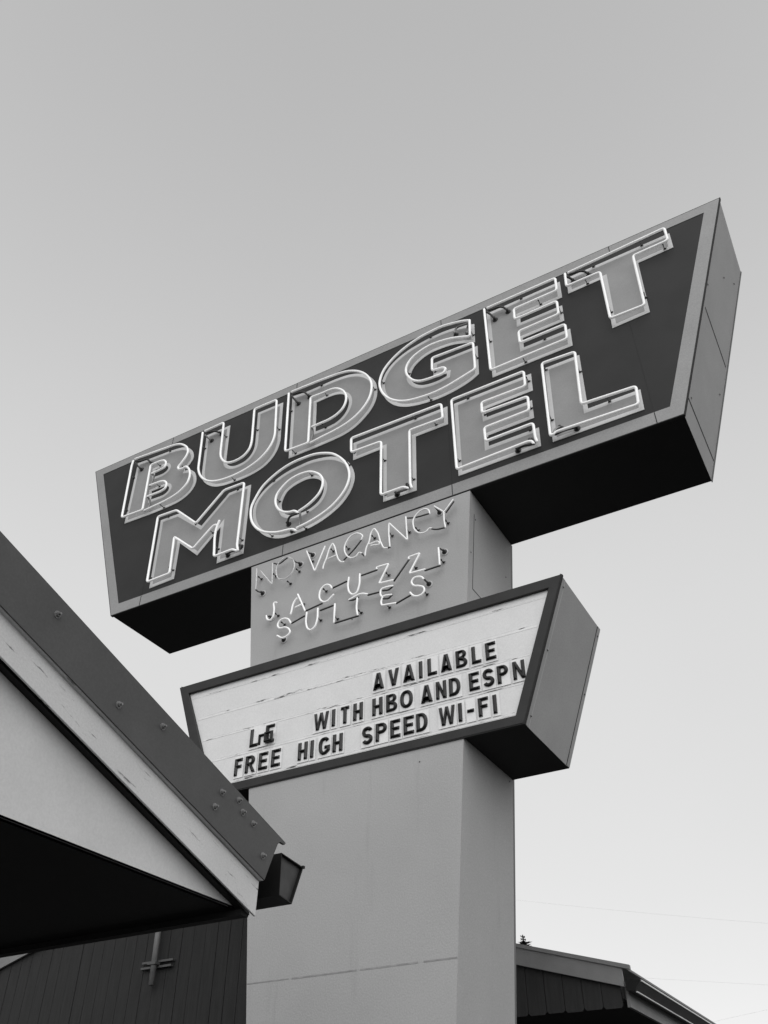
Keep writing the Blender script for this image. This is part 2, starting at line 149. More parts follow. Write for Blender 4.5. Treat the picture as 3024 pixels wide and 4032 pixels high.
NEON = {
  'NO': dict(
    tubes=['-4.8584,6.6564 -4.8733,6.9201', '-4.8171,6.8726 -4.6528,6.6474* -4.6714,6.9219', '-4.4668,6.9281 -4.41,6.8724 -4.3873,6.8059 -4.3952,6.7455 -4.4323,6.6903 -4.4875,6.6675 -4.5458,6.6801 -4.5731,6.6935 -4.6049,6.7547 -4.6163,6.8222 -4.5959,6.89 -4.5312,6.9403'],
    links=[[(-4.6546, 5.934, 6.9185), (-4.6141, 5.94, 6.8972), (-4.4906, 5.934, 6.9283)], [(-4.4304, 5.934, 6.8982), (-4.3845, 5.949, 6.8486), (-4.3516, 5.964, 6.8303)], [(-4.8613, 5.934, 6.6566), (-4.8399, 5.949, 6.6352), (-4.8067, 5.964, 6.6226)]],
    el=[(-4.8115, 6.6276), (-4.356, 6.8356)],
    sup=[(-4.8495, 6.8187), (-4.6588, 6.7911), (-4.4668, 6.6317), (-4.3666, 6.7489)]),
  'VAC': dict(
    tubes=['-4.2441,6.9231 -4.1309,6.6332* -4.0219,6.903', '-4.0328,6.6299 -4.0293,6.6595 -3.9982,6.7417 -3.9539,6.8728 -3.9301,6.9044 -3.9085,6.8667 -3.8796,6.7617 -3.8468,6.6723 -3.8161,6.6358 -3.7915,6.6271', '-3.9729,6.7327 -3.8789,6.7427', '-3.5923,6.8305 -3.577,6.8629 -3.6069,6.9078 -3.6519,6.9296 -3.71,6.9225 -3.7625,6.8699 -3.7868,6.7835 -3.7715,6.7213 -3.7391,6.6722 -3.6942,6.6422 -3.6504,6.6451 -3.6117,6.6776 -3.5852,6.6615', '-3.5455,6.6167 -3.5335,6.7005 -3.5038,6.7645 -3.4655,6.8926 -3.4481,6.9099 -3.4173,6.8694 -3.3651,6.7038 -3.3269,6.6296 -3.2972,6.6187', '-3.4992,6.7393 -3.3909,6.7273 -3.3823,6.7055 -3.4816,6.7141', '-3.2676,6.6263 -3.279,6.8121 -3.2758,6.9174* -3.0749,6.6311* -3.0809,6.7368 -3.0881,6.9188', '-2.8277,6.8587 -2.8383,6.9056 -2.8746,6.9344 -2.9206,6.9337 -2.972,6.9016 -3.007,6.849 -3.0087,6.7838 -2.9897,6.716 -2.9538,6.6747 -2.9133,6.6548 -2.8723,6.6575 -2.8387,6.6814 -2.8185,6.6765', '-2.7752,6.9278 -2.6779,6.8181*', '-2.6781,6.8135 -2.5746,6.9272*', '-2.6781,6.8135 -2.6807,6.7308 -2.6713,6.631'],
    links=[[(-3.5946, 5.934, 6.8245), (-3.6763, 5.94, 6.7496), (-3.7898, 5.934, 6.6555)], [(-3.0711, 5.934, 6.9006), (-3.0113, 5.94, 6.886), (-2.8336, 5.934, 6.8639)], [(-2.8167, 5.934, 6.6711), (-2.7879, 5.94, 6.6577), (-2.6812, 5.934, 6.6329)], [(-2.5713, 5.934, 6.905), (-2.6561, 5.934, 6.8075)], [(-3.5876, 5.934, 6.6621), (-3.5609, 5.934, 6.6248)], [(-3.2952, 5.934, 6.6206), (-3.2699, 5.934, 6.6205)], [(-4.2443, 5.934, 6.9172), (-4.2058, 5.964, 6.8956)], [(-2.7732, 5.934, 6.9251), (-2.7491, 5.964, 6.8797)]],
    el=[(-4.2101, 6.9009), (-2.7519, 6.885)],
    sup=[(-4.2062, 6.8194), (-3.9588, 6.8579), (-3.7782, 6.822), (-3.4764, 6.8442), (-3.2767, 6.7978), (-3.0857, 6.768), (-2.9896, 6.7549), (-2.6705, 6.7206)]),
  'JAC': dict(
    tubes=['-4.5729,6.4027 -4.5994,6.4112 -4.5963,6.3224 -4.6045,6.246 -4.6323,6.2174 -4.6698,6.2347 -4.6867,6.2813', '-4.3867,6.2097 -4.3458,6.3567 -4.3269,6.3734', '-4.3181,6.4174 -4.2674,6.3068 -4.2185,6.1958', '-4.3345,6.2713 -4.2559,6.2835', '-3.9146,6.3589 -3.9436,6.4031 -3.9834,6.4213 -4.0406,6.3908 -4.0589,6.3278 -4.0439,6.2643 -4.0084,6.2316 -3.9647,6.2243 -3.9274,6.2509 -3.8949,6.2762', '-3.7247,6.4182 -3.7312,6.3077 -3.7086,6.2374 -3.6703,6.2057 -3.6332,6.2175 -3.6109,6.2677 -3.6013,6.4155', '-3.414,6.4134 -3.4157,6.4318* -3.2816,6.4259* -3.3885,6.2374* -3.2379,6.2239', '-3.0659,6.4064 -3.0687,6.4269* -2.9467,6.4309* -3.0648,6.24* -2.9038,6.2299', '-2.7534,6.4199 -2.7504,6.2321'],
    links=[[(-4.2082, 5.934, 6.1929), (-4.0248, 5.934, 6.2198)], [(-3.9152, 5.934, 6.3594), (-3.751, 5.934, 6.3852)], [(-3.5827, 5.934, 6.3968), (-3.4147, 5.934, 6.4027)], [(-3.2279, 5.934, 6.2143), (-3.0657, 5.934, 6.4026)], [(-2.9023, 5.934, 6.219), (-2.749, 5.934, 6.2212)], [(-4.6876, 5.934, 6.2818), (-4.6626, 5.964, 6.2825)], [(-2.7513, 5.934, 6.4218), (-2.7199, 5.964, 6.3987)]],
    el=[(-4.6673, 6.2872), (-2.7226, 6.4035)],
    sup=[(-4.5872, 6.2859), (-4.0233, 6.3931), (-4.2868, 6.3249), (-3.3184, 6.3426), (-3.0269, 6.3255), (-2.7407, 6.2905)]),
  'SUI': dict(
    tubes=['-4.3784,6.104 -4.4104,6.157 -4.4623,6.1807 -4.5166,6.1702 -4.5355,6.1229 -4.5092,6.0862 -4.4436,6.076 -4.3963,6.0427 -4.3805,6.0049 -4.4056,5.9748 -4.4638,5.9637 -4.529,6.0064', '-4.1961,6.1676 -4.196,6.0437 -4.1727,5.9803 -4.1376,5.9558 -4.0957,5.9758 -4.0746,6.0256 -4.0682,6.1735', '-3.8742,6.1617 -3.8775,5.958', '-3.714,6.1598 -3.5676,6.1816 -3.5167,6.1583', '-3.6244,6.148 -3.6294,6.0276 -3.6171,5.9608', '-3.2426,6.161 -3.316,6.1683 -3.3612,6.1619 -3.3735,6.1275 -3.3555,6.0791 -3.3164,6.079 -3.2556,6.0676', '-3.349,6.0727 -3.3653,6.0232 -3.3589,5.9835* -3.2125,5.9617', '-2.9192,6.1304 -2.938,6.1563 -2.977,6.1739 -3.0249,6.1689 -3.0433,6.1368 -3.0191,6.0906 -2.9645,6.0682 -2.9224,6.0375 -2.9158,6.0021 -2.9442,5.97 -2.9911,5.9647 -3.0375,5.9922 -3.0603,6.0263'],
    links=[[(-4.369, 5.934, 6.1004), (-4.2224, 5.934, 6.1396)], [(-4.0403, 5.934, 6.145), (-3.8926, 5.934, 6.1555)], [(-3.8657, 5.934, 5.95), (-3.6138, 5.934, 5.951)], [(-3.5083, 5.934, 6.1482), (-3.3881, 5.934, 6.1414)], [(-3.2068, 5.934, 5.958), (-3.0591, 5.934, 5.9999)], [(-3.2448, 5.934, 6.1573), (-3.289, 5.94, 6.1396), (-3.3511, 5.934, 6.1463)], [(-3.2538, 5.934, 6.0651), (-3.2897, 5.94, 6.0465), (-3.3431, 5.934, 6.0537)], [(-4.5296, 5.934, 6.004), (-4.4886, 5.964, 5.9791)], [(-2.9173, 5.934, 6.1288), (-2.8946, 5.964, 6.0984)], [(-3.7135, 5.934, 6.1553), (-3.6751, 5.94, 6.151), (-3.6159, 5.934, 6.1569)]],
    el=[(-4.4931, 5.9835), (-2.8976, 6.103)],
    sup=[(-4.4999, 6.1563), (-4.071, 6.0735), (-3.8784, 6.0286), (-3.6173, 6.0178), (-3.3127, 5.98), (-2.9223, 5.9961)]),
}
ROWS = [
  ('AVAILABLE', 5.182, [(-3.487, -3.379), (-3.335, -3.229), (-3.187, -3.076), (-3.033, -2.996), (-2.95, -2.862), (-2.823, -2.721), (-2.681, -2.576), (-2.534, -2.45), (-2.407, -2.314)]),
  ('LrE', 4.942, [(-4.795, -4.702), (-4.694, -4.619), (-4.618, -4.524)]),
  ('WITH', 4.942, [(-4.096, -3.942), (-3.907, -3.868), (-3.814, -3.73), (-3.687, -3.591)]),
  ('HBO', 4.942, [(-3.495, -3.394), (-3.357, -3.25), (-3.22, -3.099)]),
  ('AND', 4.942, [(-3.021, -2.913), (-2.879, -2.783), (-2.758, -2.654)]),
  ('ESPN', 4.942, [(-2.574, -2.481), (-2.449, -2.349), (-2.322, -2.224), (-2.184, -2.081)]),
  ('FREE', 4.699, [(-4.941, -4.857), (-4.82, -4.709), (-4.673, -4.575), (-4.535, -4.437)]),
  ('HIGH', 4.699, [(-4.248, -4.15), (-4.119, -4.08), (-4.032, -3.917), (-3.889, -3.789)]),
  ('SPEED', 4.699, [(-3.594, -3.491), (-3.461, -3.353), (-3.319, -3.224), (-3.193, -3.095), (-3.073, -2.968)]),
  ('WI-FI', 4.699, [(-2.861, -2.716), (-2.687, -2.644), (-2.607, -2.548), (-2.509, -2.419), (-2.381, -2.335)]),
]
BOLTS = [(2.185, 3.696), (2.643, 3.454), (2.948, 3.469), (3.448, 3.308), (3.405, 3.219), (3.592, 3.313), (3.634, 3.262), (3.732, 3.231), (3.838, 3.093)]
# ------------------------------------------------------------------ helpers
class MB:
    """Collects faces in world coordinates, then links them as one mesh object."""
    def __init__(self): self.v, self.f, self.m, self.s = [], [], [], []
    def face(self, pts, mat=0, smooth=False):
        n = len(self.v); self.v += [tuple(p) for p in pts]
        self.f.append(tuple(range(n, n + len(pts)))); self.m.append(mat); self.s.append(smooth)
    def grid(self, verts, faces, mat=0, smooth=False):
        n = len(self.v); self.v += [tuple(p) for p in verts]
        for f in faces:
            self.f.append(tuple(i + n for i in f)); self.m.append(mat); self.s.append(smooth)
    def box(self, x0, x1, y0, y1, z0, z1, mat=0):
        vs = [(x, y, z) for x in (x0, x1) for y in (y0, y1) for z in (z0, z1)]
        self.grid(vs, [(0, 1, 3, 2), (4, 6, 7, 5), (0, 4, 5, 1), (2, 3, 7, 6), (0, 2, 6, 4), (1, 5, 7, 3)], mat)
    def hexa(self, a, b, mat=0):
        """Solid between two matching polygons."""
        n = len(a)
        self.grid(list(a) + list(b), [tuple(range(n))[::-1], tuple(range(n, 2 * n))] + [(i, (i + 1) % n, n + (i + 1) % n, n + i) for i in range(n)], mat)
    def tube(self, pts, r, n=8, mat=0, caps=True):
        pts = [Vector(p) for p in pts]
        q = [pts[0]]
        for p in pts[1:]:
            if (p - q[-1]).length > 1e-5: q.append(p)
        pts = q
        if len(pts) < 2: return
        T = []
        for i in range(len(pts)):
            a = pts[max(i - 1, 0)]; b = pts[min(i + 1, len(pts) - 1)]
            T.append((b - a).normalized())
        ref = Vector((0, 1, 0)) if abs(T[0].y) < .9 else Vector((1, 0, 0))
        u = T[0].cross(ref).normalized()
        rings = []
        rr = [r] * len(pts); cs = list(pts); TT = list(T)
        if caps:
            cs = [pts[0] - T[0] * r * .85, pts[0] - T[0] * r * .5] + cs + [pts[-1] + T[-1] * r * .5, pts[-1] + T[-1] * r * .85]
            rr = [r * .45, r * .85] + rr + [r * .85, r * .45]
            TT = [T[0]] * 2 + TT + [T[-1]] * 2
        verts, faces = [], []
        for i, c in enumerate(cs):
            t = TT[i]
            u = (u - t * u.dot(t)).normalized(); w = t.cross(u)
            for k in range(n):
                a = 2 * math.pi * k / n
                verts.append(c + (u * math.cos(a) + w * math.sin(a)) * rr[i])
        for i in range(len(cs) - 1):
            for k in range(n):
                faces.append((i * n + k, i * n + (k + 1) % n, (i + 1) * n + (k + 1) % n, (i + 1) * n + k))
        faces.append(tuple(range(n))[::-1]); faces.append(tuple(range((len(cs) - 1) * n, len(cs) * n)))
        self.grid(verts, faces, mat, True)
    def lathe(self, base, axis, prof, n=12, mat=0):
        """prof: (distance along axis, radius)"""
        base = Vector(base); axis = Vector(axis).normalized()
        u = axis.cross(Vector((0, 0, 1)) if abs(axis.z) < .9 else Vector((1, 0, 0))).normalized(); w = axis.cross(u)
        verts, faces = [], []
        for d, r in prof:
            for k in range(n):
                a = 2 * math.pi * k / n
                verts.append(base + axis * d + (u * math.cos(a) + w * math.sin(a)) * r)
        for i in range(len(prof) - 1):
            for k in range(n):
                faces.append((i * n + k, i * n + (k + 1) % n, (i + 1) * n + (k + 1) % n, (i + 1) * n + k))
        faces.append(tuple(range(n))[::-1]); faces.append(tuple(range((len(prof) - 1) * n, len(prof) * n)))
        self.grid(verts, faces, mat)
    def plate(self, loops, y0, y1, mat=0, side_mat=None):
        """Flat shape with holes in the X-Z plane; front at y0, back at y1."""
        loops = [ccw(loops[0], True)] + [ccw(h, False) for h in loops[1:]]
        tris = tessellate_polygon([[Vector((x, z, 0)) for x, z in l] for l in loops])
        flat = [p for l in loops for p in l]
        fr = [(x, y0, z) for x, z in flat]; bk = [(x, y1, z) for x, z in flat]
        n = len(flat); faces = []
        for t in tris:
            a, b, c = [Vector(flat[i]) for i in t]
            if (b - a).cross(c - a) < 0: t = (t[0], t[2], t[1])
            faces.append(tuple(t))
        self.grid(fr + bk, faces + [tuple(i + n for i in t[::-1]) for t in faces], mat)
        k = 0; sides = []
        for l in loops:
            m = len(l)
            for i in range(m):
                j = (i + 1) % m
                sides.append((k + i, n + k + i, n + k + j, k + j))
            k += m
        self.grid(fr + bk, sides, mat if side_mat is None else side_mat)
    def build(self, name, mats, parent=None, bevel=0):
        base = Vector((0, 0, 0))
        p = parent
        while p is not None:
            base += p.location; p = p.parent
        me = bpy.data.meshes.new(name)
        me.from_pydata([(v[0] - base.x, v[1] - base.y, v[2] - base.z) for v in self.v], [], self.f)
        me.validate()
        if not isinstance(mats, (list, tuple)): mats = [mats]
        for m in mats: me.materials.append(m)
        if len(me.polygons) == len(self.m):
            for i, pl in enumerate(me.polygons):
                pl.material_index = self.m[i]; pl.use_smooth = self.s[i]
        import bmesh
        bm = bmesh.new(); bm.from_mesh(me)
        bmesh.ops.remove_doubles(bm, verts=bm.verts, dist=1e-5)
        bmesh.ops.recalc_face_normals(bm, faces=bm.faces)
        if bevel:
            es = [e for e in bm.edges if len(e.link_faces) == 2 and e.calc_face_angle(0) > .5]
            bmesh.ops.bevel(bm, geom=es, offset=bevel, segments=1, affect='EDGES', clamp_overlap=True)
        bm.to_mesh(me); bm.free()
        o = bpy.data.objects.new(name, me); C.objects.link(o)
        if parent is not None: o.parent = parent
        return o

def tag(o, label, cat, group=None):
    o["label"] = label; o["category"] = cat
    if group: o["group"] = group
    return o
def thing(name, label, cat, loc, group=None):
    o = bpy.data.objects.new(name, None); C.objects.link(o); o.location = loc; o.empty_display_size = .2
    return tag(o, label, cat, group)

def area(l): return sum(l[i][0] * l[(i + 1) % len(l)][1] - l[(i + 1) % len(l)][0] * l[i][1] for i in range(len(l))) / 2
def ccw(l, want): return list(l) if (area(l) > 0) == want else list(l)[::-1]
def offset(l, d):
    """Move a closed outline by d towards its left side (inwards when it runs counter-clockwise)."""
    n = len(l); out = []
    for i in range(n):
        p, a, b = Vector(l[i]), Vector(l[i - 1]), Vector(l[(i + 1) % n])
        e1 = (p - a).normalized(); e2 = (b - p).normalized()
        n1 = Vector((-e1.y, e1.x)); n2 = Vector((-e2.y, e2.x))
        m = n1 + n2
        if m.length < 1e-4: m = n1
        m.normalize(); k = 1 / max(.36, m.dot(n1))
        out.append(tuple(p + m * d * k))
    return out
def catmull(q, per):
    if len(q) < 3: return list(q)
    q = [Vector(p) for p in q]; e = [q[0] * 2 - q[1]] + q + [q[-1] * 2 - q[-2]]
    out = []
    for i in range(1, len(e) - 2):
        p0, p1, p2, p3 = e[i - 1], e[i], e[i + 1], e[i + 2]
        L0, L1, L2 = max((p1 - p0).length, 1e-6), max((p2 - p1).length, 1e-6), max((p3 - p2).length, 1e-6)
        m1 = (p2 - p1) + L1 * ((p1 - p0) / L0 - (p2 - p0) / (L0 + L1))
        m2 = (p2 - p1) + L1 * ((p3 - p2) / L2 - (p3 - p1) / (L1 + L2))
        for k in range(per):
            t = k / per; t2, t3 = t * t, t * t * t
            out.append((2 * t3 - 3 * t2 + 1) * p1 + (t3 - 2 * t2 + t) * m1 + (-2 * t3 + 3 * t2) * p2 + (t3 - t2) * m2)
    out.append(q[-1])
    return out
def read(s):
    out = []
    for tok in s.split():
        c = tok.endswith('*'); x, z = tok.rstrip('*').split(','); out.append((float(x), float(z), c))
    return out
def runs(pts):
    r = [[pts[0]]]
    for p in pts[1:]:
        r[-1].append(p)
        if p[2]: r.append([p])
    if len(r[-1]) == 1 and len(r) > 1: r.pop()
    return [[Vector((x, z)) for x, z, c in q] for q in r]
def outline(s, per=5):
    pts = read(s)
    k = next((i for i, p in enumerate(pts) if p[2]), None)
    if k is None:
        q = [(x, z) for x, z, c in pts]; n = len(q)
        d = catmull([q[-2], q[-1]] + q + [q[0], q[1]], per)
        return [tuple(p) for p in d[2 * per:(2 + n) * per]]
    pts = pts[k:] + pts[:k] + [pts[k]]
    out = []
    for r in runs(pts): out += [tuple(p) for p in catmull(r, per)[:-1]]
    return out
def cut(line, t):
    """Drop the first t metres of a polyline."""
    line = list(line)
    while len(line) > 2 and (line[1] - line[0]).length < t:
        t -= (line[1] - line[0]).length; line.pop(0)
    d = line[1] - line[0]
    line[0] = line[0] + d.normalized() * min(t, d.length * .9)
    return line
def plen(l): return sum((l[i + 1] - l[i]).length for i in range(len(l) - 1))
def tubepath(s, rad, per=6):
    rs = [catmull(r, per) for r in runs(read(s))]
    out = []
    for i, r in enumerate(rs):
        L = plen(r); c0, c1 = r[0].copy(), r[-1].copy()
        if i > 0: r = cut(r, min(rad, L * .42))
        if i < len(rs) - 1: r = cut(r[::-1], min(rad, L * .42))[::-1]
        if i > 0:
            a, b = out[-1], r[0]
            for k in range(1, 6):
                t = k / 6; out.append(a * (1 - t) ** 2 + c0 * 2 * t * (1 - t) + b * t * t)
        out += r
    return out

# ------------------------------------------------------------------ materials (all grey: the photograph is black and white)
def mat(name, v, rough=.6, var=.06, scale=6.0, bump=0.0, bscale=120.0, stretch=(1, 1, 1), emit=0.0, metal=0.0, spec=.4, dirt=None, fine=.05, rot=0.0):
    m = bpy.data.materials.new(name); m.use_nodes = True
    nt = m.node_tree; b = nt.nodes["Principled BSDF"]; ln = nt.links.new
    b.inputs["Roughness"].default_value = rough
    b.inputs["Metallic"].default_value = metal
    b.inputs["Specular IOR Level"].default_value = spec
    tc = nt.nodes.new("ShaderNodeTexCoord"); mp = nt.nodes.new("ShaderNodeMapping")
    mp.inputs["Scale"].default_value = stretch
    ln(tc.outputs["Object"], mp.inputs[0])
    nz = nt.nodes.new("ShaderNodeTexNoise"); nz.inputs["Scale"].default_value = scale; nz.inputs["Detail"].default_value = 5
    ln(mp.outputs[0], nz.inputs["Vector"])
    r1 = nt.nodes.new("ShaderNodeMapRange")
    r1.inputs[1].default_value = .25; r1.inputs[2].default_value = .75
    r1.inputs[3].default_value = 1 - var; r1.inputs[4].default_value = 1 + var
    ln(nz.outputs[0], r1.inputs[0])
    n2 = nt.nodes.new("ShaderNodeTexNoise"); n2.inputs["Scale"].default_value = 90; n2.inputs["Detail"].default_value = 3
    ln(tc.outputs["Object"], n2.inputs["Vector"])
    r2 = nt.nodes.new("ShaderNodeMapRange")
    r2.inputs[1].default_value = .3; r2.inputs[2].default_value = .7
    r2.inputs[3].default_value = 1 - fine; r2.inputs[4].default_value = 1 + fine
    ln(n2.outputs[0], r2.inputs[0])
    mu = nt.nodes.new("ShaderNodeMath"); mu.operation = 'MULTIPLY'; ln(r1.outputs[0], mu.inputs[0]); ln(r2.outputs[0], mu.inputs[1])
    mv = nt.nodes.new("ShaderNodeMath"); mv.operation = 'MULTIPLY'; ln(mu.outputs[0], mv.inputs[0]); mv.inputs[1].default_value = v
    last = mv.outputs[0]
    if dirt:                                                  # streaks or specks of grime: (stretch, scale, threshold, width, dark value)
        st, sc, th, wd, dv = dirt
        mp2 = nt.nodes.new("ShaderNodeMapping"); mp2.inputs["Scale"].default_value = st
        mp3 = nt.nodes.new("ShaderNodeMapping"); mp3.inputs["Rotation"].default_value = (rot, 0, 0)
        ln(tc.outputs["Object"], mp3.inputs[0]); ln(mp3.outputs[0], mp2.inputs[0])
        n3 = nt.nodes.new("ShaderNodeTexNoise"); n3.inputs["Scale"].default_value = sc; n3.inputs["Detail"].default_value = 6; n3.inputs["Roughness"].default_value = .65
        ln(mp2.outputs[0], n3.inputs["Vector"])
        r3 = nt.nodes.new("ShaderNodeMapRange"); r3.inputs[1].default_value = th; r3.inputs[2].default_value = th + wd
        ln(n3.outputs[0], r3.inputs[0])
        mx = nt.nodes.new("ShaderNodeMix"); ln(r3.outputs[0], mx.inputs[0]); ln(last, mx.inputs[2]); mx.inputs[3].default_value = dv
        last = mx.outputs[0]
    ln(last, b.inputs["Base Color"])
    if emit:
        b.inputs["Emission Color"].default_value = (1, 1, 1, 1); b.inputs["Emission Strength"].default_value = emit
    if bump:
        n4 = nt.nodes.new("ShaderNodeTexNoise"); n4.inputs["Scale"].default_value = bscale; n4.inputs["Detail"].default_value = 4
        ln(mp.outputs[0], n4.inputs["Vector"])
        bp = nt.nodes.new("ShaderNodeBump"); bp.inputs["Strength"].default_value = bump; bp.inputs["Distance"].default_value = .01
        ln(n4.outputs[0], bp.inputs["Height"]); ln(bp.outputs[0], b.inputs["Normal"])
    return m

M = {}
M['frame'] = mat("cabinet frame paint", .28, .5, .07, 3, fine=.09, dirt=((1, 1, .35), 9, .72, .1, .24))
M['panel'] = mat("dark sign panel paint", .034, .6, .14, 2.5, spec=.15)
M['under'] = mat("cabinet underside painted shade", .012, .8, .1, 4)  # shade under the sign boxes, put into the colour as near-black
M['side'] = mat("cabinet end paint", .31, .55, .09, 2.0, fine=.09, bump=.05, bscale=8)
M['seam'] = mat("dark seam gap", .02, .8)
M['border'] = mat("letter border paint", .56, .5, .05, 5)
M['fill'] = mat("letter fill paint", .27, .5, .07, 4)
M['neon'] = mat("lit white neon glass", .86, .25, .05, emit=.05, spec=.5)
M['neon_dim'] = mat("pale neon glass", .82, .2, .10, 25, emit=.03, spec=.5)
M['blackout'] = mat("block-out black tube", .035, .45, .2, 30)
M['glassgrey'] = mat("smoky glass tube", .16, .15, .2, 20, spec=.6)
M['rubber'] = mat("black rubber boot", .015, .5, .1)
M['clip'] = mat("dark wire clip", .02, .4, .2)
M['pillar'] = mat("pillar stucco paint", .37, .75, .07, 1.1, bump=.14, bscale=70, fine=.08, dirt=((2.2, 2.2, .22), 2.2, .60, .25, .29))
M['trim'] = mat("dark metal edge trim", .09, .45, .1)
M['mframe'] = mat("marquee frame paint", .036, .55, .12, 8, spec=.2)
M['face'] = mat("white marquee acrylic", .70, .35, .03, 4, dirt=((.35, 1, 5), 5, .72, .08, .45))
M['rail'] = mat("grimy letter rail", .74, .4, .06, 8, dirt=((1.6, 1, 14), 3.0, .555, .08, .05))
M['mletter'] = mat("black letter plastic", .010, .38, .25, 40, spec=.4)
M['clear'] = mat("clear letter backing", .80, .2, .03, 12)
M['rakeboard'] = mat("weathered white board", .54, .65, .07, 2.2, bump=.1, dirt=((9, 1.6, 17), 2.6, .615, .05, .15), rot=.306, fine=.06)
M['gable'] = mat("painted gable panel", .55, .7, .07, 2.5, fine=.05, dirt=((1, 1, 1.5), 6, .74, .06, .22))
M['flash'] = mat("dark metal flashing", .062, .5, .12, 3.5, fine=.09)
M['ceiling'] = mat("canopy ceiling painted shade", .012, .8)  # same near-black; canopy underside shade painted into ceiling and fascia
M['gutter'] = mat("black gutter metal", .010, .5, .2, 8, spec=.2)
M['gutter2'] = mat("worn gutter paint", .035, .5, .25, 6, spec=.2)
M['guttercap'] = mat("gutter end metal", .04, .5, .3, 14)
M['roof'] = mat("metal roof sheet", .12, .5)
M['plank'] = mat("dark stained plank", .021, .75, .28, 5, stretch=(6, 1, .5), bump=.3, bscale=30, dirt=((10, 1, 1.4), 3, .68, .06, .012))
M['brake'] = mat("grey rake board", .20, .65, .12, 5)
M['wall'] = mat("dark porch wall", .02, .8)
M['pipe'] = mat("grey painted pipe", .17, .5, .12, 20)
M['bolt'] = mat("bare bolt steel", .17, .35, .3, 60, metal=.3)
M['bark'] = mat("dark bark", .05, .9)
M['needle'] = mat("dark needles", .05, .9, .3, 3)
M['wire'] = mat("black cable", .03, .6)
M['asphalt'] = mat("asphalt", .05, .9, .2, .6, bump=.3, bscale=200)
M['pale'] = mat("pale edge trim", .55, .5, .05)
# unlit clear glass of the NO tubes
gm = bpy.data.materials.new("unlit clear glass"); gm.use_nodes = True
gb = gm.node_tree.nodes["Principled BSDF"]
gb.inputs["Base Color"].default_value = (.92, .92, .92, 1); gb.inputs["Roughness"].default_value = .05
gb.inputs["Transmission Weight"].default_value = .45; gb.inputs["IOR"].default_value = 1.3
M['glass'] = gm

# ------------------------------------------------------------------ ground
g = MB(); g.face([(-900, -900, 0), (900, -900, 0), (900, 900, 0), (-900, 900, 0)])
go = g.build("ground", M['asphalt']); go["kind"] = "structure"

# ------------------------------------------------------------------ sign pillar (widens towards the top)
ZT, ZB, YF, YR = 7.03, 0.0, 6.0, 7.03
def xl(z): return -4.586 - (z - 1.6 - 1.341) * .1027
def xr(z): return -2.419 + (z - 1.6 - 5.453) * .0934
pil = thing("sign_pillar", "tall pale grey flared pillar carrying the motel sign and the marquee board", "pillar", (-3.7, 6.5, 0))
m = MB()
for z0, z1, yf in ((ZB, 4.575, YF), (4.575, 5.762, 6.045), (5.762, ZT, YF)):
    q = lambda z: [(xl(z), yf, z), (xr(z), yf, z), (xr(z), YR, z), (xl(z), YR, z)]
    m.hexa(q(z0), q(z1))
m.build("shaft", M['pillar'], pil)
# horizontal joint of the cladding, filled and stained
m = MB()
for a, b in ((0, .22), (.23, .55), (.56, .83), (.85, 1)):
    x0 = xl(2.985) + (xr(2.985) - xl(2.985)) * a; x1 = xl(2.985) + (xr(2.985) - xl(2.985)) * b
    m.box(x0 + .004, x1 - .004, 5.9985, 5.9995, 2.981 - .003 * (a > .2), 2.989)
m.build("cladding_joint", mat("stained joint filler", .27, .8, .25, 14), pil)
# rear edge trims
for fx, s in ((xr, 1), (xl, -1)):
    m = MB()
    a = [(fx(.0) - s * .01, YR - .03, 0), (fx(0) + s * .001, YR - .03, 0), (fx(0) + s * .001, YR + .002, 0), (fx(0) - s * .01, YR + .002, 0)]
    b = [(fx(ZT) - s * .01, YR - .03, ZT), (fx(ZT) + s * .001, YR - .03, ZT), (fx(ZT) + s * .001, YR + .002, ZT), (fx(ZT) - s * .01, YR + .002, ZT)]
    m.hexa(a, b); m.build("edge_trim", M['trim'], pil)
# access panel on the right side: open joint along its front and bottom edge
m = MB()
def sidebar(y0, y1, z0, z1, t=.0015):
    a = [(xr(z0) - .002, y0, z0), (xr(z0) + t, y0, z0), (xr(z0) + t, y1, z0), (xr(z0) - .002, y1, z0)]
    b = [(xr(z1) - .002, y0, z1), (xr(z1) + t, y0, z1), (xr(z1) + t, y1, z1), (xr(z1) - .002, y1, z1)]
    return a, b
m.hexa(*sidebar(6.098, 6.106, 5.985, 6.815)); m.hexa(*sidebar(6.106, 6.99, 5.985, 5.993))
m.build("access_panel_joint", M['seam'], pil)
for y, z in ((6.13, 6.77), (6.86, 6.55), (6.93, 4.52), (6.05, 6.35)):
    m = MB(); m.lathe((xr(z), y, z), (1, 0, 0), [(0, .008), (.004, .007), (.005, .001)], 8); m.build("screw", M['trim'], pil)
for x, z in ((-3.05, 4.44), (-3.72, 5.98), (-2.62, 6.98), (-4.47, 3.6)):
    m = MB(); m.lathe((x, 6, z), (0, -1, 0), [(0, .007), (.003, .006), (.004, .001)], 8); m.build("screw", M['trim'], pil)

